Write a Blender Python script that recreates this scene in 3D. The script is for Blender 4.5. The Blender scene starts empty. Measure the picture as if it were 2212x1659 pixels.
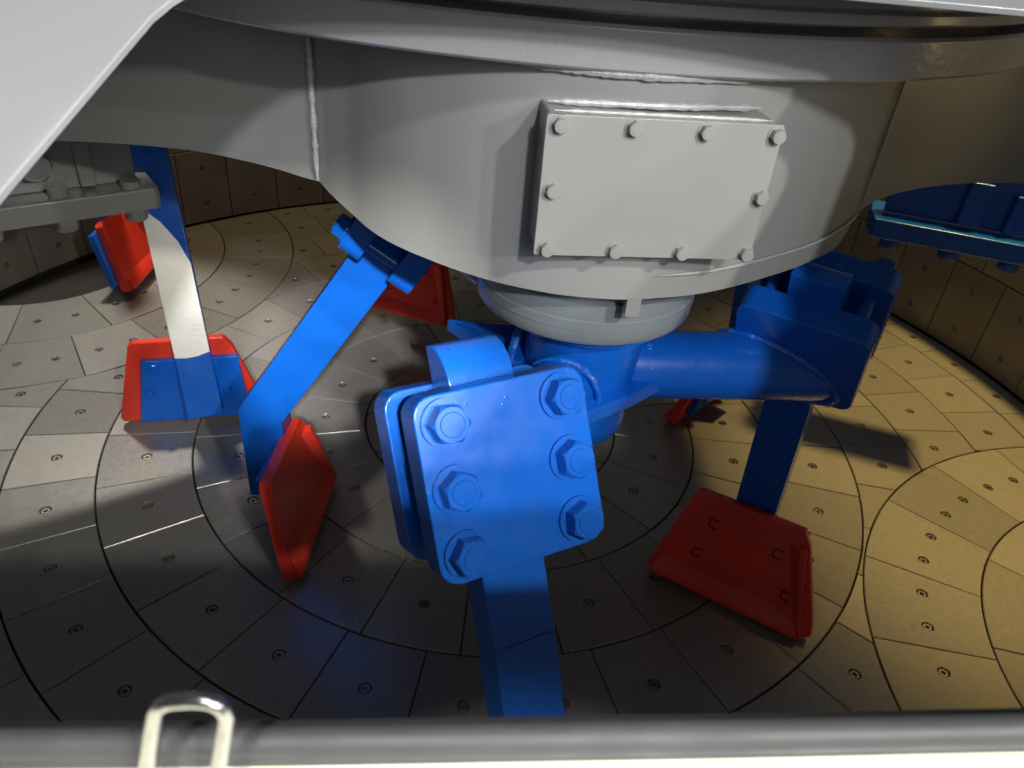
import bpy, bmesh, math, random
from mathutils import Vector as V, Matrix as M
random.seed(7)
R = math.radians
sc = bpy.context.scene
col = sc.collection

# ------------------------------------------------------------------ camera
# pan centre on the floor is the origin, Z up; the camera leans over the open hatch
cam_d = bpy.data.cameras.new('camera')
cam = bpy.data.objects.new('camera', cam_d); col.objects.link(cam)
pitch, roll = R(33.6), R(-5.3)
fwd = V((0, math.cos(pitch), -math.sin(pitch))); rgt0 = V((1, 0, 0)); dwn0 = V((0, -math.sin(pitch), -math.cos(pitch)))
rgt = rgt0*math.cos(roll) + dwn0*math.sin(roll); dwn = dwn0*math.cos(roll) - rgt0*math.sin(roll)
m = M.Identity(4)
for i in range(3):
    m[i][0] = rgt[i]; m[i][1] = -dwn[i]; m[i][2] = -fwd[i]
m.translation = V((0.0468, -1.6296, 1.2))
cam.matrix_world = m
cam_d.sensor_fit = 'HORIZONTAL'; cam_d.sensor_width = 36; cam_d.lens = 36*1641/2212
cam_d.clip_start = 0.01; cam_d.clip_end = 50
cam_d.dof.use_dof = True; cam_d.dof.focus_distance = 1.05; cam_d.dof.aperture_fstop = 11.0
sc.camera = cam

# ------------------------------------------------------------------ light
w = bpy.data.worlds.new('World'); sc.world = w; w.use_nodes = True
bg = w.node_tree.nodes['Background']; bg.inputs[0].default_value = (1.0, 0.97, 0.93, 1); bg.inputs[1].default_value = 0.085

def spot(name, loc, tgt, watt, color, size, blend=0.15, radius=0.06):
    d = bpy.data.lights.new(name, 'SPOT'); d.energy = watt; d.color = color
    d.spot_size = R(size); d.spot_blend = blend; d.shadow_soft_size = radius
    o = bpy.data.objects.new(name, d); col.objects.link(o); o.location = loc
    o.rotation_euler = (V(tgt)-V(loc)).to_track_quat('-Z', 'Y').to_euler(); return o
HT = (0.13, -1.22, 1.04)
spot('hall_lamp_high', (1.75, -3.4, 3.05), HT, 295, (1.0, 0.97, 0.89), 22, radius=0.06)
spot('hall_lamp_low', (0.75, -3.5, 2.45), HT, 215, (0.93, 0.96, 1.0), 22, radius=0.06)
spot('hall_lamp_side', (2.10, -3.4, 2.25), HT, 150, (1.0, 0.97, 0.90), 22, radius=0.05)
spot('hall_lamp_far', (3.20, -3.0, 2.30), HT, 90, (0.93, 0.96, 1.0), 22, radius=0.05)
spot('hall_downlight', (0.60, -3.5, 2.55), (-0.50, 0.27, 0.0), 760, (1.0, 0.97, 0.97), 6.0, 0.12, radius=0.04)
spot('sill_fill', (-0.1, -2.3, 2.3), (0.05, -1.72, 0.87), 100, (1.0, 0.98, 0.92), 21, radius=0.05)  # unseen light added to blow out the sill
spot('pan_lamp', (2.0, 0.50, 4.5), (1.46, 0.05, 0.0), 1050, (1.0, 0.67, 0.20), 26, 0.75, radius=0.18)
al = bpy.data.lights.new('soft_fill_area', 'AREA'); al.energy = 12; al.size = 0.9; al.color = (0.96, 0.97, 1.0)  # soft fill added outside the hatch to lift the dim metal
ao = bpy.data.objects.new('soft_fill_area', al); col.objects.link(ao); ao.location = (0.75, -2.60, 1.70)
ao.rotation_euler = (V((0.15, -0.9, 0.8))-V((0.75, -2.60, 1.70))).to_track_quat('-Z', 'Y').to_euler()
spot('pan_lamp_low', (1.20, -0.72, 1.05), (0.50, -0.52, 0.96), 2.2, (1.0, 0.70, 0.28), 42, 0.8, radius=0.08)
spot('pan_lamp_rear', (-1.45, 0.98, 2.45), (-1.14, 0.12, 0.0), 250, (1.0, 0.93, 0.80), 29, 0.35, radius=0.10)
spot('pan_lamp_back', (-0.55, 1.30, 2.6), (-0.85, 0.95, 0.0), 60, (1.0, 0.70, 0.24), 34, 0.6, radius=0.12)

sc.view_settings.view_transform = 'Standard'; sc.view_settings.look = 'None'
sc.view_settings.exposure = 0.0; sc.view_settings.gamma = 1.0; sc.view_settings.use_curve_mapping = False
sc.render.engine = 'CYCLES'
sc.cycles.max_bounces = 6; sc.cycles.glossy_bounces = 4; sc.cycles.diffuse_bounces = 3
sc.cycles.sample_clamp_indirect = 4.0
sc.cycles.use_denoising = True

# ------------------------------------------------------------------ materials
def mat(name, color, rough=0.4, metal=0.0, coat=0.0, bump=0.0, bscale=200, var=0.0, vscale=6, rvar=0.0, rscale=20, rand=0.0,
        stretch=None, spec=0.5, fine=0.0, fscale=900, pimple=0.0, pscale=70):
    mt = bpy.data.materials.new(name); mt.use_nodes = True
    nt = mt.node_tree; N = nt.nodes; L = nt.links; b = N['Principled BSDF']
    b.inputs['Base Color'].default_value = (*color, 1); b.inputs['Roughness'].default_value = rough
    b.inputs['Metallic'].default_value = metal; b.inputs['Coat Weight'].default_value = coat
    b.inputs['Coat Roughness'].default_value = 0.12; b.inputs['Specular IOR Level'].default_value = spec
    tc = N.new('ShaderNodeTexCoord'); src = tc.outputs['Object']
    oi = None
    if rand:
        oi = N.new('ShaderNodeObjectInfo')
        ad = N.new('ShaderNodeVectorMath'); ad.operation = 'MULTIPLY_ADD'
        ad.inputs[0].default_value = (7.3, 3.1, 5.7)
        L.new(oi.outputs['Random'], ad.inputs[1]); L.new(tc.outputs['Object'], ad.inputs[2]); src = ad.outputs[0]
    if stretch:
        mp = N.new('ShaderNodeMapping'); mp.inputs['Scale'].default_value = stretch
        L.new(src, mp.inputs['Vector']); src2 = mp.outputs[0]
    else: src2 = src
    def noise(s, d=4, v=None):
        n = N.new('ShaderNodeTexNoise'); n.inputs['Scale'].default_value = s; n.inputs['Detail'].default_value = d
        L.new(v or src, n.inputs['Vector']); return n.outputs['Fac']
    def rng(f, a, c):
        r = N.new('ShaderNodeMapRange'); r.inputs[1].default_value = 0.3; r.inputs[2].default_value = 0.7
        r.inputs[3].default_value = a; r.inputs[4].default_value = c; L.new(f, r.inputs[0]); return r.outputs[0]
    if var or rand:
        v = rng(noise(vscale, 5, src2), 1-var, 1+var)
        if rand:
            rr = N.new('ShaderNodeMapRange'); rr.inputs[3].default_value = 1-rand; rr.inputs[4].default_value = 1+rand
            L.new(oi.outputs['Random'], rr.inputs[0])
            mm = N.new('ShaderNodeMath'); mm.operation = 'MULTIPLY'; L.new(v, mm.inputs[0]); L.new(rr.outputs[0], mm.inputs[1]); v = mm.outputs[0]
        mx = N.new('ShaderNodeVectorMath'); mx.operation = 'SCALE'; mx.inputs[0].default_value = color
        L.new(v, mx.inputs['Scale']); L.new(mx.outputs[0], b.inputs['Base Color'])
    if rvar:
        rv = rng(noise(rscale, 6, src2), max(rough-rvar, .05), rough+rvar)
        if rand:
            wn = N.new('ShaderNodeTexWhiteNoise'); wn.noise_dimensions = '1D'; L.new(oi.outputs['Random'], wn.inputs['W'])
            r2 = N.new('ShaderNodeMapRange'); r2.inputs[3].default_value = 0.78; r2.inputs[4].default_value = 1.3; L.new(wn.outputs['Value'], r2.inputs[0])
            mr = N.new('ShaderNodeMath'); mr.operation = 'MULTIPLY'; L.new(rv, mr.inputs[0]); L.new(r2.outputs[0], mr.inputs[1]); rv = mr.outputs[0]
        L.new(rv, b.inputs['Roughness'])
    if bump:
        h = noise(bscale, 3, src2)
        if fine:
            f2 = noise(fscale, 2); mu = N.new('ShaderNodeMath'); mu.operation = 'MULTIPLY_ADD'
            mu.inputs[1].default_value = fine; L.new(f2, mu.inputs[0]); L.new(h, mu.inputs[2]); h = mu.outputs[0]
        if pimple:      # sparse paint nibs and spatter
            vo = N.new('ShaderNodeTexVoronoi'); vo.inputs['Scale'].default_value = pscale; L.new(src, vo.inputs['Vector'])
            pr = N.new('ShaderNodeMapRange'); pr.inputs[1].default_value = 0.0; pr.inputs[2].default_value = 0.16
            pr.inputs[3].default_value = 1.0; pr.inputs[4].default_value = 0.0; L.new(vo.outputs['Distance'], pr.inputs[0])
            sp_ = N.new('ShaderNodeSeparateColor'); L.new(vo.outputs['Color'], sp_.inputs[0])
            gt = N.new('ShaderNodeMath'); gt.operation = 'GREATER_THAN'; gt.inputs[1].default_value = 0.72; L.new(sp_.outputs[0], gt.inputs[0])
            m1 = N.new('ShaderNodeMath'); m1.operation = 'MULTIPLY'; L.new(pr.outputs[0], m1.inputs[0]); L.new(gt.outputs[0], m1.inputs[1])
            m2 = N.new('ShaderNodeMath'); m2.operation = 'MULTIPLY_ADD'; m2.inputs[1].default_value = pimple
            L.new(m1.outputs[0], m2.inputs[0]); L.new(h, m2.inputs[2]); h = m2.outputs[0]
        bp = N.new('ShaderNodeBump'); bp.inputs['Strength'].default_value = bump; bp.inputs['Distance'].default_value = 0.002
        L.new(h, bp.inputs['Height']); L.new(bp.outputs[0], b.inputs['Normal'])
    return mt

BLUE = mat('blue_paint', (0.004, 0.115, 0.56), 0.28, coat=0.2, spec=0.45, bump=0.11, bscale=32, pimple=5.0, pscale=75, var=0.10, vscale=9, rvar=0.07, rscale=30)
RED = mat('red_paint', (0.80, 0.046, 0.022), 0.36, coat=0.3, bump=0.05, bscale=80, var=0.10, vscale=9, rvar=0.08)
GREY = mat('grey_paint', (0.278, 0.280, 0.268), 0.36, coat=0.25, bump=0.10, bscale=40, pimple=4.0, pscale=55, var=0.07, vscale=5, rvar=0.06, rscale=12)
FLNG = mat('grey_flange_shaded', (0.20, 0.225, 0.24), 0.34, coat=0.25, bump=0.10, bscale=120, var=0.05)  # bluish grey, darkened to put the drum's shadow into the colour
SLOT = mat('slot_shadow_gap', (0.16, 0.008, 0.006), 0.6)
GREYR = mat('grey_paint_ring', (0.35, 0.345, 0.345), 0.30, coat=0.35, bump=0.22, bscale=140, var=0.06, vscale=5, rvar=0.05)
BEAD = mat('painted_weld_grey', (0.37, 0.385, 0.38), 0.28, coat=0.4, bump=0.8, bscale=260)
BEADB = mat('painted_weld_blue', (0.004, 0.115, 0.56), 0.26, coat=0.5, bump=0.8, bscale=260)
STEEL = mat('steel_tile', (0.28, 0.272, 0.262), 0.33, metal=0.35, bump=0.08, bscale=60, fine=0.5, fscale=700, var=0.045, vscale=45, rvar=0.035, rscale=110, rand=0.08)
WALLT = mat('wall_tile_steel', (0.23, 0.205, 0.17), 0.45, metal=0.4, bump=0.12, bscale=60, fine=0.5, fscale=600, var=0.14, vscale=8, rvar=0.08, rand=0.12)
BOLTS = mat('tile_bolt_steel', (0.30, 0.28, 0.25), 0.35, metal=0.85, var=0.2, vscale=150, rand=0.2)
JOINT = mat('joint_bed', (0.012, 0.011, 0.010), 0.9)
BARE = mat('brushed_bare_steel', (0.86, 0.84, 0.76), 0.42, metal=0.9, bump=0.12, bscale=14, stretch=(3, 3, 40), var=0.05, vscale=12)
RUBBER = mat('seal_rubber', (0.055, 0.055, 0.058), 0.58, bump=0.3, bscale=60, var=0.15, vscale=25, rvar=0.1)
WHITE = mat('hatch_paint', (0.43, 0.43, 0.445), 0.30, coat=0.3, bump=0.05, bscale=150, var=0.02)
HGREY = mat('hatch_top_grey', (0.24, 0.245, 0.25), 0.34, coat=0.2, bump=0.05, bscale=150, var=0.03)  # darker tone for the top hatch panel
CREAM = mat('sill_paint', (0.88, 0.84, 0.62), 0.35, coat=0.2, var=0.05, vscale=12)
CHROME = mat('plated_wire', (0.40, 0.41, 0.43), 0.24, metal=1.0, bump=0.1, bscale=300, var=0.2, vscale=120)

# ------------------------------------------------------------------ mesh helpers
Z = V((0, 0, 1))
def azv(a): return V((math.cos(R(a)), math.sin(R(a)), 0))
class MB:
    def __init__(s): s.v = []; s.f = []
    def add(s, vs, fs):
        k = len(s.v); s.v += [V(p) for p in vs]; s.f += [tuple(i+k for i in f) for f in fs]; return s
    def prism(s, poly, o, u, v, n, d):
        """2D polygon in (u,v) at o, swept by d along n"""
        o, u, v, n = V(o), V(u), V(v), V(n); k = len(poly)
        a = [o+u*x+v*y for x, y in poly]; b = [p+n*d for p in a]
        if u.cross(v).dot(n)*d < 0: a, b = b, a
        fs = [tuple(range(k-1, -1, -1)), tuple(range(k, 2*k))]
        fs += [(i, (i+1) % k, k+(i+1) % k, k+i) for i in range(k)]
        return s.add(a+b, fs)
    def box(s, c, u, v, n, su, sv, sn):
        u, v, n = V(u), V(v), V(n)
        return s.prism([(-su/2, -sv/2), (su/2, -sv/2), (su/2, sv/2), (-su/2, sv/2)], V(c)-n*sn/2, u, v, n, sn)
    def cyl(s, p0, p1, r0, r1=None, seg=24, rot=0.0, caps=True):
        p0, p1 = V(p0), V(p1); r1 = r0 if r1 is None else r1
        d = (p1-p0).normalized(); u = d.orthogonal().normalized(); v = d.cross(u)
        a = [p0+(u*math.cos(t)+v*math.sin(t))*r0 for t in [rot+2*math.pi*i/seg for i in range(seg)]]
        b = [p1+(u*math.cos(t)+v*math.sin(t))*r1 for t in [rot+2*math.pi*i/seg for i in range(seg)]]
        fs = [(i, (i+1) % seg, seg+(i+1) % seg, seg+i) for i in range(seg)]
        if caps: fs += [tuple(range(seg-1, -1, -1)), tuple(range(seg, 2*seg))]
        return s.add(a+b, fs)
    def lathe(s, prof, c=(0, 0), seg=64, a0=0, a1=360):
        full = abs(a1-a0-360) < 1e-6; n = seg if full else seg+1; k = len(prof)
        vs = []
        for i in range(n):
            a = R(a0+(a1-a0)*i/seg)
            vs += [V((c[0]+r*math.cos(a), c[1]+r*math.sin(a), z)) for r, z in prof]
        fs = []
        for i in range(seg):
            j = (i+1) % n
            for q in range(k-1): fs.append((i*k+q, j*k+q, j*k+q+1, i*k+q+1))
        return s.add(vs, fs)
    def tube(s, pts, r, seg=10, caps=True):
        pts = [V(p) for p in pts]; n = len(pts); rings = []
        t0 = (pts[1]-pts[0]).normalized(); u = t0.orthogonal().normalized()
        for i in range(n):
            t = (pts[min(i+1, n-1)]-pts[max(i-1, 0)]).normalized()
            u = (u-t*u.dot(t)).normalized(); v = t.cross(u)
            rr = r(i/(n-1)) if callable(r) else r
            rings.append([pts[i]+(u*math.cos(2*math.pi*q/seg)+v*math.sin(2*math.pi*q/seg))*rr for q in range(seg)])
        fs = []
        for i in range(n-1):
            for q in range(seg):
                fs.append((i*seg+q, i*seg+(q+1) % seg, (i+1)*seg+(q+1) % seg, (i+1)*seg+q))
        if caps: fs += [tuple(range(seg-1, -1, -1)), tuple(range((n-1)*seg, n*seg))]
        return s.add([p for rg in rings for p in rg], fs)
    def mesh(s, name, off=V((0, 0, 0)), smooth=True, ang=32):
        me = bpy.data.meshes.new(name); me.from_pydata([tuple(p-off) for p in s.v], [], s.f)
        bm = bmesh.new(); bm.from_mesh(me); bmesh.ops.recalc_face_normals(bm, faces=bm.faces); bm.to_mesh(me); bm.free()
        if smooth:
            me.polygons.foreach_set('use_smooth', [True]*len(me.polygons)); me.set_sharp_from_angle(angle=R(ang))
        return me
    def build(s, name, m, parent=None, bevel=0.0, smooth=True, ang=32, solid=0.0):
        off = WL[parent.name] if parent else V((0, 0, 0))
        o = bpy.data.objects.new(name, s.mesh(name, off, smooth, ang)); o.data.materials.append(m); col.objects.link(o)
        if parent: o.parent = parent; WL[o.name] = off
        else: WL[o.name] = V((0, 0, 0))
        if solid:
            md = o.modifiers.new('thickness', 'SOLIDIFY'); md.thickness = solid; md.offset = -1
            es = o.modifiers.new('edges', 'EDGE_SPLIT'); es.split_angle = R(40)
        if bevel:
            md = o.modifiers.new('bevel', 'BEVEL'); md.width = bevel; md.segments = 2; md.limit_method = 'ANGLE'; md.angle_limit = R(40)
            md.harden_normals = True
        return o
WL = {}            # world position of every object's local origin
def tag(o, label=None, cat=None, group=None, kind=None):
    if label: o['label'] = label
    if cat: o['category'] = cat
    if group: o['group'] = group
    if kind: o['kind'] = kind
    return o
def thing(name, loc, label, cat, group=None):
    o = bpy.data.objects.new(name, None); o.empty_display_size = 0.1; col.objects.link(o); o.location = loc
    WL[o.name] = V(loc); return tag(o, label, cat, group)
def put(name, me, m, mw, parent):
    """an object sharing mesh data, placed by a world matrix under a parent"""
    o = bpy.data.objects.new(name, me)
    if m is not None and not me.materials: me.materials.append(m)
    col.objects.link(o); o.parent = parent
    o.matrix_basis = M.Translation(-WL[parent.name]) @ mw; WL[o.name] = V((0, 0, 0)); return o
def frame(o, u, v, n):
    mm = M.Identity(4)
    for i in range(3): mm[i][0] = u[i]; mm[i][1] = v[i]; mm[i][2] = n[i]
    mm.translation = V(o); return mm
def rrect(w_, h_, r, k=5):
    out = []
    for cx, cy, a in ((w_/2-r, h_/2-r, 0), (-w_/2+r, h_/2-r, 90), (-w_/2+r, -h_/2+r, 180), (w_/2-r, -h_/2+r, 270)):
        out += [(cx+r*math.cos(R(a+90*i/k)), cy+r*math.sin(R(a+90*i/k))) for i in range(k+1)]
    return out

# bolt meshes (local: +Z outward, seat at z = 0)
def bolt_mesh(name, r, h, washer=1.32, wh=0.18):
    b = MB()
    if washer: b.cyl((0, 0, 0), (0, 0, r*wh), r*washer, r*washer, 28); z0 = r*wh
    else: z0 = 0
    hexv = lambda rr, zz: [V((rr*math.cos(R(60*i)), rr*math.sin(R(60*i)), zz)) for i in range(6)]
    a = hexv(r, z0); c = hexv(r, z0+h*0.86)
    t = [V((r*0.84*math.cos(R(15*i)), r*0.84*math.sin(R(15*i)), z0+h)) for i in range(24)]
    vs = a+c+t; fs = [(i, (i+1) % 6, 6+(i+1) % 6, 6+i) for i in range(6)]
    for i in range(6):
        for q in range(4): fs.append((6+i, 12+i*4+q, 12+(i*4+q+1) % 24)) if q < 2 else fs.append((6+(i+1) % 6, 12+i*4+q, 12+(i*4+q+1) % 24))
        fs.append((6+i, 12+i*4+2, 6+(i+1) % 6))
    fs = [f for f in fs]
    fs.append(tuple(range(12, 36))); fs.append((5, 4, 3, 2, 1, 0))
    b.add(vs, fs); b.cyl((0, 0, z0+h), (0, 0, z0+h+r*0.05), r*0.62, r*0.58, 20)
    return b.mesh(name, ang=25)

# ================================================================== PAN FLOOR
RINGS = [(0.060, 0.328, 12, 4.0), (0.328, 0.534, 18, 17.0), (0.534, 0.740, 24, 14.8), (0.740, 0.943, 30, 1.0),
         (0.943, 1.133, 36, 2.2), (1.133, 1.324, 42, 6.4), (1.324, 1.506, 48, 2.8), (1.506, 1.624, 54, 3.2)]
GATES = [V((1.627, -0.710)), V((-1.590, 0.690))]
GR = 0.825
TH = 0.022
floor = MB().lathe([(0.0, -TH), (1.66, -TH), (1.66, -TH-0.02)], seg=96).build('pan_floor', JOINT); tag(floor, kind='structure')

tb = MB(); k = 20
def ringpts(r, z): return [V((r*math.cos(2*math.pi*i/k), r*math.sin(2*math.pi*i/k), z)) for i in range(k)]
prof = [(0.0095, -0.0105), (0.0095, -0.0030), (0.0085, -0.0022), (0.0045, -0.0022), (0.0040, -0.0028), (0.0036, -0.0075)]
vs = [p for r_, z_ in prof for p in ringpts(r_, z_)]
fs = [(a*k+i, a*k+(i+1) % k, (a+1)*k+(i+1) % k, (a+1)*k+i) for a in range(len(prof)-1) for i in range(k)]
fs.append(tuple((len(prof)-1)*k+i for i in range(k)))
TB = tb.add(vs, fs).mesh('tile_bolt'); TB.materials.append(BOLTS)

def tile_from(cells, outline, hr=0.0125, th=TH, ch=0.0016):
    """cells: list of (boundary loop, hole centre or None); outline: outer loop (2D, ccw)"""
    b = MB(); n = len(outline)
    cx = sum(p[0] for p in outline)/n; cy = sum(p[1] for p in outline)/n
    def ins(p):
        d = V((cx-p[0], cy-p[1])); l = d.length
        return (p[0]+d.x/l*ch, p[1]+d.y/l*ch)
    top = [V((*ins(p), 0)) for p in outline]; ed = [V((*p, -ch)) for p in outline]; bo = [V((*p, -th)) for p in outline]
    b.add(top+ed+bo, [(q*n+i, q*n+(i+1) % n, (q+1)*n+(i+1) % n, (q+1)*n+i) for q in range(2) for i in range(n)])
    oset = {(round(p[0], 6), round(p[1], 6)) for p in outline}
    for loop, hc in cells:
        lp = [V((*(ins(p) if (round(p[0], 6), round(p[1], 6)) in oset else p), 0)) for p in loop]; m_ = len(lp)
        if hc is None: b.add(lp, [tuple(range(m_))]); continue
        h0 = []; h1 = []; h2 = []
        for p in lp:
            d = V((p.x-hc[0], p.y-hc[1])).normalized()
            h0.append(V((hc[0]+d.x*hr, hc[1]+d.y*hr, 0))); h1.append(V((hc[0]+d.x*hr*.92, hc[1]+d.y*hr*.92, -.0015)))
            h2.append(V((hc[0]+d.x*hr*.90, hc[1]+d.y*hr*.90, -.0105)))
        allv = lp+h0+h1+h2
        b.add(allv, [(q*m_+i, q*m_+(i+1) % m_, (q+1)*m_+(i+1) % m_, (q+1)*m_+i) for q in range(3) for i in range(m_)]+[tuple(3*m_+i for i in range(m_))])
    return b
def sector(r0, r1, a0, a1, na=8, nr=4, c=(0, 0)):
    out = [(c[0]+r0*math.cos(R(a0+(a1-a0)*i/na)), c[1]+r0*math.sin(R(a0+(a1-a0)*i/na))) for i in range(na+1)][::-1]
    out += [(c[0]+(r0+(r1-r0)*i/nr)*math.cos(R(a0)), c[1]+(r0+(r1-r0)*i/nr)*math.sin(R(a0))) for i in range(1, nr)]
    out += [(c[0]+r1*math.cos(R(a0+(a1-a0)*i/na)), c[1]+r1*math.sin(R(a0+(a1-a0)*i/na))) for i in range(na+1)]
    out += [(c[0]+(r1+(r0-r1)*i/nr)*math.cos(R(a1)), c[1]+(r1+(r0-r1)*i/nr)*math.sin(R(a1))) for i in range(1, nr)]
    return out
def clip(poly, c, rad, keep_out):
    f = lambda p: (math.hypot(p[0]-c[0], p[1]-c[1])-rad)*(1 if keep_out else -1)
    ins = [f(p) > 0 for p in poly]
    if all(ins): return poly
    if not any(ins): return None
    out = []; n = len(poly); cross = []
    for i in range(n):
        p, q = poly[i], poly[(i+1) % n]
        if ins[i]: out.append(p)
        if ins[i] != ins[(i+1) % n]:
            lo, hi = (p, q)
            for _ in range(30):
                mid = ((lo[0]+hi[0])/2, (lo[1]+hi[1])/2)
                if (f(mid) > 0) == ins[i]: lo = mid
                else: hi = mid
            out.append(lo); cross.append((len(out)-1, ins[i]))
    if len(cross) != 2: return out
    ex = [x for x in cross if x[1]][0][0]; en = [x for x in cross if not x[1]][0][0]
    a0 = math.atan2(out[ex][1]-c[1], out[ex][0]-c[0]); a1 = math.atan2(out[en][1]-c[1], out[en][0]-c[0])
    d = (a1-a0+math.pi) % (2*math.pi)-math.pi
    arc = [(c[0]+rad*math.cos(a0+d*i/7), c[1]+rad*math.sin(a0+d*i/7)) for i in range(1, 7)]
    return out[:ex+1]+arc+out[ex+1:]
def area(p): return abs(sum(p[i][0]*p[(i+1) % len(p)][1]-p[(i+1) % len(p)][0]*p[i][1] for i in range(len(p))))/2
def centroid(p): return (sum(x for x, y in p)/len(p), sum(y for x, y in p)/len(p))
def jitter(c):
    t = M.Translation((c[0], c[1], 0))
    return t @ M.Rotation(R(random.uniform(-.16, .16)), 4, 'X') @ M.Rotation(R(random.uniform(-.16, .16)), 4, 'Y') @ t.inverted() @ M.Translation((0, 0, random.uniform(-.0011, .0)))
GC, GA = 0.0017, 0.0010     # half width of ring joints and radial joints
def add_tile(parent, me, mw, holes):
    o = put('tile', me, STEEL, mw, parent)
    for h in holes:
        b = bpy.data.objects.new('bolt', TB); col.objects.link(b); b.parent = o; b.location = (h[0], h[1], 0)
        b.rotation_euler = (0, 0, random.uniform(0, 6.28))
    return o
for r0, r1, n, off in RINGS:
    st = 360/n; rm = (r0+r1)/2; da = math.degrees(GA/rm)
    loop = sector(r0+GC, r1-GC, -st/2+da, st/2-da)
    shared = tile_from([(loop, (rm, 0))], loop).mesh('tile'); full = area(loop)
    for i in range(n):
        a = off+st*(i+.5); ca = (rm*math.cos(R(a)), rm*math.sin(R(a)))
        rot = M.Rotation(R(a), 4, 'Z')
        wl = sector(r0+GC, r1-GC, a-st/2+da, a+st/2-da); cl = wl
        for g in GATES:
            if cl: cl = clip(cl, g, GR+GC, True)
        if cl is None: continue
        if cl is wl:
            add_tile(floor, shared, jitter(ca) @ rot, [(rm, 0)])
        else:
            ar = area(cl)
            if ar < 0.004*full: continue
            c0 = centroid(cl); hole = ar > 0.35*full
            b = tile_from([(cl, c0 if hole else None)], cl)
            add_tile(floor, b.mesh('tile'), jitter(c0), [c0] if hole else [])
# discharge gate segments: their own rings of tiles about the gate pivots
for gi, g in enumerate(GATES):
    base = math.degrees(math.atan2(-g.y, -g.x))
    for (r0, r1, st, off) in ((0.586, GR, 16.5, 156.5-base if gi == 0 else 3.0), (0.345, 0.586, 27.0, 170.0-base if gi == 0 else 8.0)):
        for i in range(-8, 9):
            a0 = base+off+st*i; a1 = a0+st
            if abs((a0+a1)/2-base) > 105: continue
            rm = (r0+r1)/2; da = math.degrees(GA/rm)
            lp = sector(r0+GC, r1-GC, a0+da, a1-da, 10, 4, g)
            cl = clip(lp, (0, 0), 1.62, False)
            if cl is None or area(cl) < 0.01*area(lp): continue
            c0 = centroid(cl)
            if cl is lp:
                am = (a0+a1)/2; da2 = 0
                l1 = sector(r0+GC, r1-GC, a0+da, am, 5, 4, g); l2 = sector(r0+GC, r1-GC, am, a1-da, 5, 4, g)
                hs = [(g.x+rm*math.cos(R(x)), g.y+rm*math.sin(R(x))) for x in (a0+st*.27, a0+st*.73)]
                b = tile_from([(l1, hs[0]), (l2, hs[1])], lp)
                add_tile(floor, b.mesh('tile'), jitter(c0), hs)
            else:
                hole = area(cl) > .35*area(lp)
                b = tile_from([(cl, c0 if hole else None)], cl); add_tile(floor, b.mesh('tile'), jitter(c0), [c0] if hole else [])

# ================================================================== PAN WALL
WR = 1.624
wall = MB().lathe([(WR+.024, -.03), (WR+.024, 0.558), (WR+.034, 0.558), (WR+.034, -.03)], seg=96, a0=-40, a1=220).build('pan_wall', JOINT)
tag(wall, kind='structure')
def wall_tile(zh):
    st = R(360/54); n = len([0]); hw = WR*st/2-.0016; hh = zh/2-.0016
    def loop(y0, y1):
        o = [(-hw+2*hw*i/8, y0) for i in range(9)]; o += [(hw, y0+(y1-y0)*i/4) for i in range(1, 4)]
        o += [(hw-2*hw*i/8, y1) for i in range(9)]; o += [(-hw, y1+(y0-y1)*i/4) for i in range(1, 4)]
        return o
    out = [(-hw+2*hw*i/8, -hh) for i in range(9)]+[(hw, -hh+2*hh*i/8) for i in range(1, 8)]+[(hw-2*hw*i/8, hh) for i in range(9)]+[(-hw, hh-2*hh*i/8) for i in range(1, 8)]
    hs = [(0, -hh*.5), (0, hh*.5)]
    b = tile_from([(loop(-hh, 0), hs[0]), (loop(0, hh), hs[1])], out, hr=0.0115)
    for p in b.v:      # wrap on the cylinder; local x along the arc, y up, z inward
        a = p.x/WR; rr = WR-p.z; y = p.y
        p.x, p.y, p.z = rr*math.sin(a), y, -(rr*math.cos(a)-WR)
    return b.mesh('tile', ang=25), hs
for row, (z0, z1) in enumerate(((0.004, 0.278), (0.278, 0.556))):
    me, hs = wall_tile(z1-z0)
    for i in range(54):
        a = 26.6+6.6667*(i+.5 + (0.5 if row == 1 else 0))
        aa = a % 360
        if not (-12 < aa < 192 or aa > 348): continue
        d = azv(a); t = V((-d.y, d.x, 0))
        mw = frame(d*WR+Z*((z0+z1)/2), t*-1, Z, d*-1)
        if mw.to_3x3().determinant() < 0: mw = frame(d*WR+Z*((z0+z1)/2), t, Z, d*-1)
        o = put('tile', me, WALLT, mw @ M.Translation((0, 0, random.uniform(-.0015, 0))), wall)
        for h in hs:
            b = bpy.data.objects.new('bolt', TB); col.objects.link(b); b.parent = o; b.location = (h[0], h[1], -.003)

# ================================================================== ROTOR HOUSING
HS = thing('rotor_housing', (0.0, 0.0, 0.79), 'big grey painted gearbox drum hanging over the pan with bolted inspection cover', 'gearbox')
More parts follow.
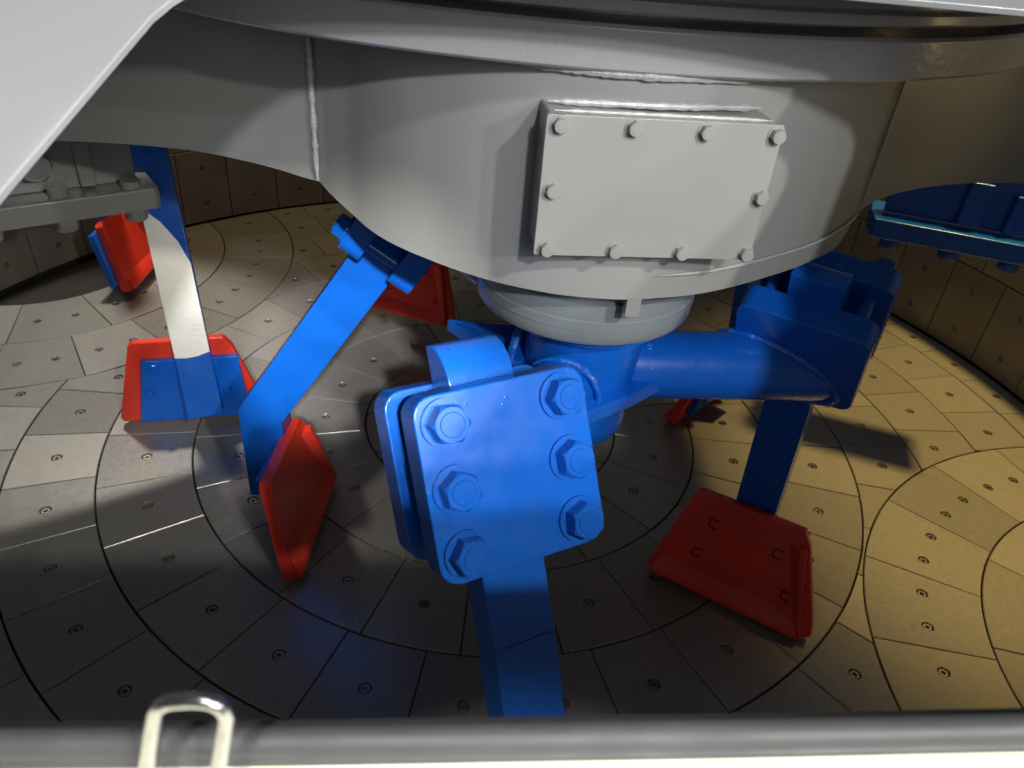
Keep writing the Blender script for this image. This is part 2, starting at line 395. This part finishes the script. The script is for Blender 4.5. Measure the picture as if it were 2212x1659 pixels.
# front drum: plan curve of the rolled shell
plan = [(-.250, -.592), (-.228, -.612), (-.195, -.641), (-.162, -.675), (-.128, -.706), (-.090, -.735), (-.026, -.774), (.033, -.798), (.089, -.810), (.144, -.811), (.190, -.803),
        (.261, -.776), (.326, -.735), (.400, -.677), (.442, -.638), (.480, -.598), (.506, -.566), (.530, -.530)]
def spline(pts, per=5):
    out = []; n = len(pts)
    for i in range(n-1):
        p0, p1, p2, p3 = [V(pts[max(0, min(n-1, i+q))]) for q in (-1, 0, 1, 2)]
        for q in range(per):
            t = q/per
            out.append(0.5*((2*p1)+(p2-p0)*t+(2*p0-5*p1+4*p2-p3)*t*t+(3*p1-p0-3*p2+p3)*t**3))
    out.append(V(pts[-1])); return out
PL = spline(plan); ZT = 1.050
def zb(i):
    p = PL[i]
    if p.x < -.13:
        t = min(1, max(0, (-.13-p.x)/.12)); return .79+.032*t**2
    if p.x > .49: return .79+.038*((p.x-.49)/.04)**2
    return .79
rows = 8; b = MB(); vs = []
for i, p in enumerate(PL):
    for q in range(rows+1): vs.append(V((p.x, p.y, zb(i)+(ZT-zb(i))*q/rows)))
b.add(vs, [(i*(rows+1)+q, (i+1)*(rows+1)+q, (i+1)*(rows+1)+q+1, i*(rows+1)+q+1) for i in range(len(PL)-1) for q in range(rows)])
b.build('drum_shell', GREY, HS, solid=.014)
# bottom plate of the drum, closing it behind the shell
bp_ = [(p.x, p.y) for p in PL]; bp_ = [(x*.985+.003, y*.985-.006+.012) for x, y in bp_] + [(.50, .45), (-.25, .45)]
MB().prism(bp_, (0, 0, .802), (1, 0, 0), (0, 1, 0), Z, .012).build('bottom_plate', GREY, HS)
# side webs with arched lower edges
def web(name, S, az, prof_):
    d = azv(az); n = len(prof_)*6; vs = []
    ts = [prof_[0][0]+(prof_[-1][0]-prof_[0][0])*i/n for i in range(n+1)]
    for t in ts:
        for a in range(len(prof_)-1):
            if prof_[a][0] <= t <= prof_[a+1][0]+1e-9:
                f = (t-prof_[a][0])/(prof_[a+1][0]-prof_[a][0]); f = f*f*(3-2*f) if False else f
                zz = prof_[a][1]+(prof_[a+1][1]-prof_[a][1])*f; break
        P = V((S[0], S[1], 0))+d*t
        for q in range(5): vs.append(V((P.x, P.y, zz+(ZT-zz)*q/4)))
    bb = MB().add(vs, [(i*5+q, (i+1)*5+q, (i+1)*5+q+1, i*5+q+1) for i in range(n) for q in range(4)])
    return bb.build(name, GREY, HS, solid=.014)
web('side_web', (-.250, -.592), 164, [(0, .822), (.03, .824), (.06, .8275), (.10, .830), (.16, .8315), (.22, .830), (.30, .823), (.38, .814), (.48, .800), (.62, .784)])
wr = web('side_web', (.530, -.530), 24, [(0, .828), (.018, .839), (.035, .847), (.07, .855), (.115, .860), (.16, .862), (.22, .862), (.30, .858), (.45, .845)])
# weld beads
def bead(name, pts, r, m_=BEAD, par=HS):
    rnd = [random.uniform(.75, 1.25) for _ in range(400)]
    P = [V(p) for p in pts]; out = []
    for a, c in zip(P[:-1], P[1:]):
        k_ = max(2, int((c-a).length/.006)); out += [a+(c-a)*i/k_ for i in range(k_)]
    out.append(P[-1])
    return MB().tube(out, lambda t: r*rnd[int(t*(len(out)-1)) % 400]*min(1, .25+8*min(t, 1-t)), 8).build(name, m_, par)
bead('weld_seam', [(-.252, -.597, .826), (-.252, -.597, ZT)], .0042)
bead('weld_seam', [(.532, -.535, .832), (.532, -.535, ZT)], .0028)
rw = [(p.x+.003, p.y-.003, .832) for p in PL if p.x > .20]
rw = [(x, y, .822+.0*i+.008*max(0, (x-.45)/.08)) for i, (x, y, z) in enumerate(rw)]
bead('weld_seam', rw, .0020)
bead('weld_seam', [(p.x*1.0, p.y-.005, ZT-.006) for p in PL if -.02 < p.x < .43], .0045)
# big slewing ring above, turning about the pan axis
def ring(name, prof_, m_): return MB().lathe([(r_-.035, z_) for r_, z_ in prof_], (.06, -.02), seg=200).build(name, m_, HS, bevel=.0012)
ring('lower_ring', [(.04, 1.046), (.838, 1.046), (.842, 1.049), (.842, 1.087), (.838, 1.090), (.04, 1.090)], GREYR)
ring('groove_ring', [(.50, 1.0895), (.775, 1.0895), (.775, 1.104), (.50, 1.104)], GREYR)
ring('upper_ring', [(.50, 1.100), (.838, 1.100), (.840, 1.102), (.840, 1.112), (.834, 1.1145), (.832, 1.1155), (.833, 1.117), (.833, 1.155), (.82, 1.160), (.50, 1.160)], GREYR)
# inspection cover box on the drum
n_ = V((.168, -.9858, 0)); u_ = V((.9858, .168, 0)); c_ = V((.195, -.842, .9365))
uc = -.0165
MB().prism([(uc-.121, -.073), (uc+.121, -.073), (uc+.121, .0745), (uc-.121, .0745)], c_-n_*.0085, u_, Z, n_*-1, .075).build('cover_frame', GREY, HS, bevel=.004)
cv = MB().prism([(x+uc, y) for x, y in rrect(.2475, .1495, .003, 2)], c_-n_*.009, u_, Z, n_, .009).build('inspection_cover', GREY, HS, bevel=.001)
CB = bolt_mesh('cover_bolt', .0078, .0085, 1.2, .12); CB.materials.append(GREY)
for x, z_ in [(-.1265, 1.002), (-.051, 1.002), (.0243, 1.0015), (.1, 1.001), (-.1272, .9355), (.1, .9357), (-.1267, .8705), (-.051, .8702), (.0246, .870), (.1, .8702)]:
    p = c_+u_*x; p.z = z_
    put('bolt', CB, None, frame(p, u_, Z, n_) @ M.Rotation(random.uniform(0, 1), 4, 'Z'), cv)
bead('weld_seam', [c_+u_*(uc-.115)-n_*.012+Z*.0755, c_+u_*(uc+.115)-n_*.012+Z*.0755], .0022)
bead('weld_seam', [c_+u_*(uc-.118)-n_*.034+Z*.079, c_+u_*(uc)-n_*.026+Z*.081, c_+u_*(uc+.118)-n_*.05+Z*.079], .0036)
# output flange below the drum
HC = (.138, -.615)
MB().lathe([(.05, .803), (.150, .803), (.150, .762), (.1575, .760), (.1575, .7365), (.1588, .7355), (.1588, .722), (.1575, .721), (.1575, .7065), (.154, .7005), (.05, .7005)], HC, 96).build('output_flange', FLNG, HS)
MB().box((.184, -.797, .779), (1, .1, 0), (-.1, 1, 0), Z, .018, .012, .030).build('stop_tab', GREY, HS, bevel=.0015)

# ================================================================== MIXING STAR (near)
SC = V((.150, -.618, 0))
ST = thing('mixing_star', (.150, -.618, .47), 'bright blue three armed mixing star under the drum with red paddles', 'mixer star')
MB().lathe([(.0, .462), (.055, .463), (.072, .470), (.080, .484), (.0815, .50), (.0815, .565), (.088, .58), (.088, .66), (.112, .672), (.112, .6995), (.0, .6995)], (SC.x, SC.y), 64).build('hub', BLUE, ST)
TZ = .580
PB = bolt_mesh('clamp_bolt', .0210, .0185, 1.22, .20); PB.materials.append(BLUE)
SB = bolt_mesh('paddle_bolt', .011, .010, 0); SB.materials.append(BLUE)
PW = .197; D = .144; T1, T2 = .042, .044

def clamp_arm(th, C, tau, hubdir_r=.07, tube_r=.054, tz=None, hz=None):
    """C: centre of the clamp stack; th: azimuth of the clamp normal; tau: lean"""
    N = azv(th); U = azv(th+90); t = R(tau)
    nn = N*math.cos(t)+Z*math.sin(t); dn = N*math.sin(t)-Z*math.cos(t); up = dn*-1
    fo = C+nn*(D/2)            # outer face centre
    fi = C-nn*(D/2)
    op = MB().prism(rrect(PW, PW, .022), fo-nn*T1, U, up, nn, T1).build('clamp_plate', BLUE, ST, bevel=.0025)
    ip = MB().prism(rrect(PW, PW, .022), fi, U, up, nn, T2).build('clamp_plate', BLUE, ST, bevel=.0025)
    for sx in (-1, 1):
        for k_ in (-1, 0, 1):
            P = fo+U*(sx*.067)+up*(k_*.0685+.0)
            mw = frame(P, U, up, nn) @ M.Rotation(random.uniform(0, 1.05), 4, 'Z')
            put('bolt', PB, None, mw, op)
            MB().cyl(fo-nn*T1*.5+U*(sx*.067)+up*(k_*.0685), fi+nn*T2*.5+U*(sx*.067)+up*(k_*.0685), .011, seg=16).build('bolt_shank', BLUE, op)
    # tube from the hub to the inner plate
    q = fi+nn*(T2*.4); q = q+up*(((tz or TZ)-q.z)/up.z)
    h = V((SC.x, SC.y, hz or TZ)); d = (q-h).normalized()
    tm = MB(); e_n = nn; seg = 40; u2 = d.cross(Z).normalized(); v2 = u2.cross(d)
    ra = []; rb = []
    for i in range(seg):
        o = (u2*math.cos(2*math.pi*i/seg)+v2*math.sin(2*math.pi*i/seg))*tube_r
        p0 = h+d*hubdir_r+o; ra.append(p0)
        s_ = ((q-p0).dot(e_n))/d.dot(e_n); rb.append(p0+d*s_)
    tm.add(ra+rb, [(i, (i+1) % seg, seg+(i+1) % seg, seg+i) for i in range(seg)])
    tm.build('arm_tube', BLUE, ST)
    # weld where the tube meets the plate
    wl_ = []
    for i in list(range(seg))+[0, 1]:
        o = (u2*math.cos(2*math.pi*i/seg)+v2*math.sin(2*math.pi*i/seg))*(tube_r+.001)
        p0 = h+d*hubdir_r+o; s_ = ((fi-p0).dot(e_n))/d.dot(e_n); wl_.append(p0+d*s_-nn*.001)
    bead('weld_seam', wl_, .0068, BEADB, ST)
    return fo, fi, U, up, nn, dn, N

def leg(C, U, up, nn, dn, knee, end, wdt=.078, thk=.054, top=.142, head=True, par=ST, m_=BLUE):
    """flat bar: rounded head above the clamp, straight to the knee, then on to end"""
    def sect(p, axis, n2): return [p+U*(-wdt/2)+n2*(thk/2), p+U*(wdt/2)+n2*(thk/2), p+U*(wdt/2)-n2*(thk/2), p+U*(-wdt/2)-n2*(thk/2)]
    P = []
    r = .045
    # head: outer top edge rounded
    secs = []
    for i in range(7):
        a = R(90*i/6); lift = r*math.sin(a)-r; cut = r*(1-math.cos(a))
        # walk from the top of the head down: back edge stays, front edge rounds over
    T = C+up*top
    prof_ = [(-thk/2, top), (-thk/2, 0)]
    out_top = []
    for i in range(7):
        a = R(90-90*i/6); out_top.append((thk/2-r+r*math.cos(a), top-r+r*math.sin(a)))
    poly = out_top + [(thk/2, 0), (-thk/2, 0), (-thk/2, top)]
    d2 = (end-knee).normalized(); n2 = U.cross(d2).normalized()
    if n2.dot(nn) < 0: n2 = -n2
    nk = (nn+n2).normalized(); kk = thk/2/nk.dot(nn)
    A = [C+nn*x+up*y for x, y in poly[:-2]]           # rounded head + front point at clamp centre
    front = [C+nn*x+up*y for x, y in out_top]+[knee+nk*kk, end+n2*(thk/2)]
    back = [C+nn*(-thk/2)+up*top, knee-nk*kk, end-n2*(thk/2)]
    prof3 = front+back[::-1]
    k_ = len(prof3)
    vs_ = [p+U*(-wdt/2) for p in prof3]+[p+U*(wdt/2) for p in prof3]
    # side faces as strips: front has len(out_top)+2 points, back 3
    nf = len(front); fs_ = [(i, (i+1) % k_, k_+(i+1) % k_, k_+i) for i in range(k_)]
    ib_top, ib_k, ib_e = k_-1, k_-2, k_-3
    for off in (0, k_):
        head_ = [off+i for i in range(nf-2)]+[off+nf-2, off+ib_k, off+ib_top]
        low_ = [off+nf-2, off+nf-1, off+ib_e, off+ib_k]
        fs_ += [tuple(head_), tuple(low_)]
    return MB().add(vs_, fs_).build('leg', m_, par, bevel=.002, ang=40)

def paddle(A, B, facedir, tilt, par, back=True, h=.215, tl=.048, tr=.262, chm=.022, lift=0.0, bolts=True, bw=(.14, .86, .80, .24), bh=.93, by=.03, slots=True):
    """red wear plate: long lower edge A-B, leaning back by tilt, raised rim along the lower and trailing edges, blue backing plate"""
    A, B = V(A), V(B); e = (B-A).normalized(); Ln = (B-A).length
    f = V(facedir).normalized(); up = Z*math.cos(R(tilt))-f*math.sin(R(tilt)); n = e.cross(up).normalized()
    if n.dot(f) < 0: n = -n
    k_ = Ln/.34
    poly = [(.006, 0), (Ln-.018, 0), (Ln, .014), (Ln*.985, .04), (tr*k_+.018, h-chm*1.1), (tr*k_, h), (tl*k_+.01, h*.985), (tl*k_, h*.95), (.0, .012)]
    pd = MB().prism(poly, A-n*.025, e, up, n, .025).build('paddle', RED, par, bevel=.003)
    # wedge shaped rims on the face, along the lower and the far edge
    def rim(p, q, p1, q1, hh):
        w_ = lambda c, z_: A+e*c[0]+up*c[1]+n*z_
        vs_ = [w_(p, -.002), w_(q, -.002), w_(q1, -.002), w_(p1, -.002), w_(p, hh), w_(q, hh), w_(((q[0]*2+q1[0])/3, (q[1]*2+q1[1])/3), hh), w_(((p[0]*2+p1[0])/3, (p[1]*2+p1[1])/3), hh)]
        MB().add(vs_, [(3, 2, 1, 0), (4, 5, 6, 7), (0, 1, 5, 4), (1, 2, 6, 5), (2, 3, 7, 6), (3, 0, 4, 7)]).build('rim', RED, pd, bevel=.002)
    rim((.008, .003), (Ln-.019, .003), (.022, .050), (Ln-.046, .046), .014)
    rim((Ln-.017, .0035), (tr*k_+.014, h-chm*1.3), (Ln-.0465, .0445), (tr*k_-.020, h-chm*1.7), .014)
    # bolt heads sunk in the face
    for (x, y) in ((.30*Ln, .72*h), (.26*Ln, .38*h), (.68*Ln, .70*h), (.80*Ln, .34*h)) if slots else ():
        fr = MB(); P = A+e*x+up*y+n*.0005; s_ = .0125
        for q in range(3):
            aa = R(90*q+45); aa2 = R(90*(q+1)+45)
            p0 = P+(e*math.cos(aa)+up*math.sin(aa))*s_; p1 = P+(e*math.cos(aa2)+up*math.sin(aa2))*s_
            fr.tube([p0, p1], .0015, 6)
        fr.build('bolt_slot', SLOT, pd)
    if back:
        bk = MB().prism([(bw[0]*Ln, by), (bw[1]*Ln, by), (bw[2]*Ln, h*bh), (bw[3]*Ln, h*bh)], A-n*.0255, e, up, n*-1, .018).build('backing_plate', BLUE, par, bevel=.002)
        if bolts:
            for (x, y) in ((.30*Ln, .72*h), (.24*Ln, .40*h), (.70*Ln, .70*h), (.76*Ln, .38*h)):
                put('bolt', SB, None, frame(A-n*.0435+e*x+up*y, e, up*-1, n*-1) if True else None, bk)
    return e, up, n

TH0 = -59.9
C0 = V((.027, -.965, .648)); C1 = V((.511, -.551, .648)); C2 = V((-.157, -.360, .700))
# front arm
fo, fi, U, up, nn, dn, N = clamp_arm(TH0, C0, 29.8)
kn = C0+dn*.205; leg(C0, U, up, nn, dn, kn, kn+(N*math.sin(R(24))-Z*math.cos(R(24)))*.36)
e0 = kn+(N*math.sin(R(24))-Z*math.cos(R(24)))*.36
bead('weld_seam', [kn+nn*.0275+U*-.036, kn+nn*.0275+U*.036], .0016, BEADB, ST)
pc = V((e0.x, e0.y, .012))-N*.09
paddle(pc+U*.17, pc-U*.17, N*-1, 14, ST)
# right arm
fo, fi, U, up, nn, dn, N = clamp_arm(TH0+120, C1, 29.8)
kn = C1+dn*.205; leg(C1, U, up, nn, dn, V((.545, -.488, .47)), V((.566, -.462, .085)))
paddle((.365, -.489, .012), (.665, -.650, .012), azv(-118), 15, ST)
# left arm
fo, fi, U, up, nn, dn, N = clamp_arm(180.1, C2, 33.5, tz=.685, hz=.630, tube_r=.050)
leg(C2, U, up, nn, dn, V((-.452, -.392, .262)), V((-.440, -.420, .075)), wdt=.056, thk=.086)
paddle((-.343, -.617, .012), (-.349, -.283, .012), azv(1), 12, ST, slots=False)
# web gussets between the arms
def gusset(a0, a1, r0, r1, zz):
    pts = [azv(a0)*r1, azv(a0+14)*(r0*1.55), azv((a0+a1)/2)*(r0*1.12), azv(a1-14)*(r0*1.55), azv(a1)*r1, azv(a1)*.03, azv(a0)*.03]
    MB().prism([(p.x, p.y) for p in pts], (SC.x, SC.y, zz-.012), (1, 0, 0), (0, 1, 0), Z, .024).build('gusset', BLUE, ST, bevel=.003)
gusset(-108, 14, .10, .26, .572); gusset(14, 157, .10, .24, .572); gusset(157, 252, .10, .24, .572)
for a in (-108, 14, 157):
    d = azv(a); s_ = V((-d.y, d.x, 0)); P = V((SC.x, SC.y, TZ))+d*.094
    bead('weld_seam', [P+s_*.056*math.cos(R(q))+Z*.056*math.sin(R(q)) for q in range(-60, 241, 20)], .0062, BEADB, ST)

# ================================================================== OTHER PADDLES (far star, seen past the drum)
def far_paddle(name, A, B, face, tilt, foot, top, wdt, label, zl=0.0, barU=None, m_=BLUE, leg_thk=.03, **kw):
    A, B = V(A), V(B); mid = (A+B)/2
    T_ = thing(name, (mid.x, mid.y, 0), label, 'paddle', 'paddles of the far mixing star')
    paddle(A, B, face, tilt, T_, **kw)
    foot, top = V(foot), V(top); d = (top-foot).normalized(); uu = V(barU).normalized(); uu = (uu-d*uu.dot(d)).normalized(); n2 = d.cross(uu)
    MB().box((foot+top)/2, uu, d, n2, wdt, (top-foot).length, leg_thk).build('leg', m_, T_, bevel=.002)
    return T_
far_paddle('far_paddle', (-.432, .470, .05), (-.150, .376, .05), azv(-108), 12, (-.30, .49, .10), (-.18, .40, .80), .08,
           'dark red paddle facing the camera behind the left blue leg, below the drum', barU=azv(-20))
far_paddle('far_paddle', (.468, .045, .012), (.665, .285, .012), azv(140), 12, (.64, .12, .07), (.60, .20, .80), .08,
           'red edged paddle showing its dark blue back behind the right arm', barU=azv(50))
far_paddle('far_paddle', (-1.170, .450, .03), (-1.187, .754, .03), azv(3), 18, (-1.285, .60, .07), (-1.225, .58, .70), .08,
           'bright red paddle with blue backing by the left wall below the grey bracket', barU=azv(90), bw=(-.05, .7, .66, .05), bh=.9, slots=False)

# ================================================================== GREY SCRAPER ARM (left)
GA_ = thing('scraper_arm', (-.742, -.096, 0), 'grey bolted bracket holding a bare steel bar with red paddle at left', 'scraper arm')
e = V((.781, .625, 0)).normalized(); f = V((e.y, -e.x, 0)); P0 = V((-.731, -.105, .6))
MB().prism([(-.62, 0), (-.012, 0), (0, .012), (0, .14), (-.62, .14)], P0+V((0, 0, -.0)), e, f*-1, Z*-1, .046).build('bracket_plate', GREY, GA_, bevel=.004)
MB().prism([(-.62, 0), (-.03, 0), (-.03, .30), (-.62, .30)], P0-f*.062, e, Z, f*-1, .024).build('upright_plate', GREY, GA_, bevel=.003)
GBm = bolt_mesh('bracket_bolt', .0235, .026, 0); GBm.materials.append(GREY)
GB2 = bolt_mesh('bracket_large_bolt', .034, .034, 1.05, .1); GB2.materials.append(GREY)
for x in (-.05, -.185, -.32, -.45):
    p = P0+e*x-f*.03
    put('bolt', GBm, None, frame(p-Z*.046, e, f, e.cross(f)) if e.cross(f).z < 0 else frame(p-Z*.046, f, e, f.cross(e)), GA_)
    MB().cyl(p, p+Z*.014, .02, seg=18).build('nut', GREY, GA_)
put('bolt', GB2, None, frame(P0+e*-.215-f*.062+Z*.062, e, Z*-1, f) if e.cross(Z*-1).dot(f) > 0 else frame(P0+e*-.215-f*.062+Z*.062, e, Z, f), GA_)
MB().box(P0+e*-.125-f*.052+Z*.05, e, f, Z, .03, .022, .09).build('rib', GREY, GA_, bevel=.004)
# blue bar, bare steel face; outline drawn to where lit area meets shadow
bz = (V((-.790, -.004, .55))-V((-.690, -.163, .07))).normalized(); bu = azv(18); bu = (bu-bz*bu.dot(bz)).normalized(); bn = bu.cross(bz).normalized(); F = V((-.690, -.163, .07))-bz*(.07/bz.z)
def barpart(name, z0, z1, m_, off=0.0, wd=.080, th=.03, x0=0, x1=0):
    return MB().prism([(-wd/2, z0), (wd/2, z0), (wd/2, z1), (-wd/2, z1)], F-bn*(th/2), bu, bz, bn, th).build(name, m_, GA_, bevel=.0015)
barpart('leg', .06, .74, BLUE)
pts = [(-.049+.098, .20), (-.049+.098, .43)]
MB().prism([(-.0395, .212), (-.015, .208), (.010, .209), (.0395, .216), (.0395, .425), (.022, .478), (-.006, .525), (-.0395, .560)], F+bn*.0145, bu, bz, bn, .0012).build('worn_lit_face', BARE, GA_)
paddle((-.908, -.150, .012), (-.585, -.050, .012), azv(107), -4, GA_, bw=(.14, .90, .86, .22), bh=.80, by=.006, slots=False)

# ================================================================== BLUE SCRAPER ARM (right rear)
RA = thing('scraper_arm', (1.02, .1, .55), 'dark blue bolted bracket hanging at right rear above the wall tiles', 'scraper arm')
P1 = V((.862, .118, .6)); e = V((.305, -.093, 0)).normalized(); f = V((e.y, -e.x, 0))
MB().prism([(0, 0), (.38, 0), (.38, .15), (.0, .15), (-.006, .075)], P1, e, f*-1, Z*-1, .046).build('bracket_plate', BLUE, RA, bevel=.004)
MB().prism([(.02, 0), (.38, 0), (.38, .17), (.02, .17)], P1-f*.055+Z*.004, e, Z, f*-1, .024).build('upright_plate', BLUE, RA, bevel=.003)
RB = bolt_mesh('scraper_bolt', .0235, .026, 0); RB.materials.append(BLUE)
for x in (.055, .185, .315):
    p = P1+e*x-f*.03
    put('bolt', RB, None, frame(p-Z*.046, e, f, e.cross(f)) if e.cross(f).z < 0 else frame(p-Z*.046, f, e, f.cross(e)), RA)
MB().box(P1+e*.20-f*.05+Z*.06, e, f, Z, .05, .03, .10).build('rib', BLUE, RA, bevel=.004)
MB().box(P1+e*.285-f*.05+Z*.05, e, f, Z, .02, .03, .09).build('rib', BLUE, RA, bevel=.004)

# ================================================================== HATCH (the photographer leans over it)
HF = thing('hatch_frame', (0.1, -1.47, .95), 'pale painted hatch opening edge crossing the top left and top right corners', 'hatch frame')
s = V((0, .47, .185)).normalized(); hn = V((0, -s.z, s.y)); ho = V((0, -1.47, .95)); hx = V((1, 0, 0))
XL, XR, ST_, CR = -.240, .50, .536, .035
def arc(cx, cy, a0, a1, k_=8): return [(cx+CR*math.cos(R(a0+(a1-a0)*i/k_)), cy+CR*math.sin(R(a0+(a1-a0)*i/k_))) for i in range(k_+1)]
T_ = -.006
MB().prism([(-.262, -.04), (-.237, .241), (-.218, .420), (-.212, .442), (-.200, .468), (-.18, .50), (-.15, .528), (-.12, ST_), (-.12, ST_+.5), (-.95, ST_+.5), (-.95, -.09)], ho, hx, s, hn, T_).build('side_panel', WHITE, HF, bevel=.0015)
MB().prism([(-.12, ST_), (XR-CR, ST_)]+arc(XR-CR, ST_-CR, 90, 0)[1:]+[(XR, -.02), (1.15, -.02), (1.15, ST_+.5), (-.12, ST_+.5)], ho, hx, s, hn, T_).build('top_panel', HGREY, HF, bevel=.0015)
sl = MB().prism([(-.95, -.55), (1.15, -.55), (1.15, .095), (.5, .034), (.25, .008), (-.118, -.030), (-.4, -.060), (-.95, -.10)], ho-hn*.001, hx, s, hn, T_).build('sill', CREAM, HF, bevel=.0015)
# rubber seal on the sill edge
SL = thing('rubber_seal', (0.05, -1.475, .95), 'grey bulb rubber seal running along the bottom edge of the hatch', 'seal')
line = [(-.62, -.082), (-.40, -.052), (-.25, -.036), (-.118, -.0245), (0, -.0135), (.10, -.0035), (.20, .0068), (.25, .012), (.36, .024), (.55, .046)]
lp = spline([(x, y, 0) for x, y in line], 8)
P_ = [ho+hx*p.x+s*(p.y+.0016)+hn*(.004+.0006*math.sin(p.x*31)) for p in lp]
MB().tube([p for p in P_], .0056, 14).build('bulb', RUBBER, SL)
MB().tube([p+s*.0050-hn*.003 for p in P_], .0024, 10).build('lip', RUBBER, SL)
MB().tube([p-s*.0048-hn*.003 for p in P_], .0028, 10).build('foot', RUBBER, SL)
# wire latch loop
lw = [(-.0605, -1.503, .9400), (-.0565, -1.502, .9600), (-.0518, -1.500, .9795), (-.0495, -1.500, .9862), (-.0462, -1.500, .9898), (-.0420, -1.500, .9916), (-.0370, -1.500, .9928), (-.0325, -1.500, .9926),
      (-.0300, -1.500, .9905), (-.0288, -1.500, .9865), (-.0298, -1.500, .9810), (-.0330, -1.502, .9650), (-.0375, -1.503, .9450)]
lo = MB().tube(spline(lw, 5), .0024, 16).build('latch_loop', CHROME); tag(lo, 'shiny bent wire latch loop standing up in front of the rubber seal', 'latch')
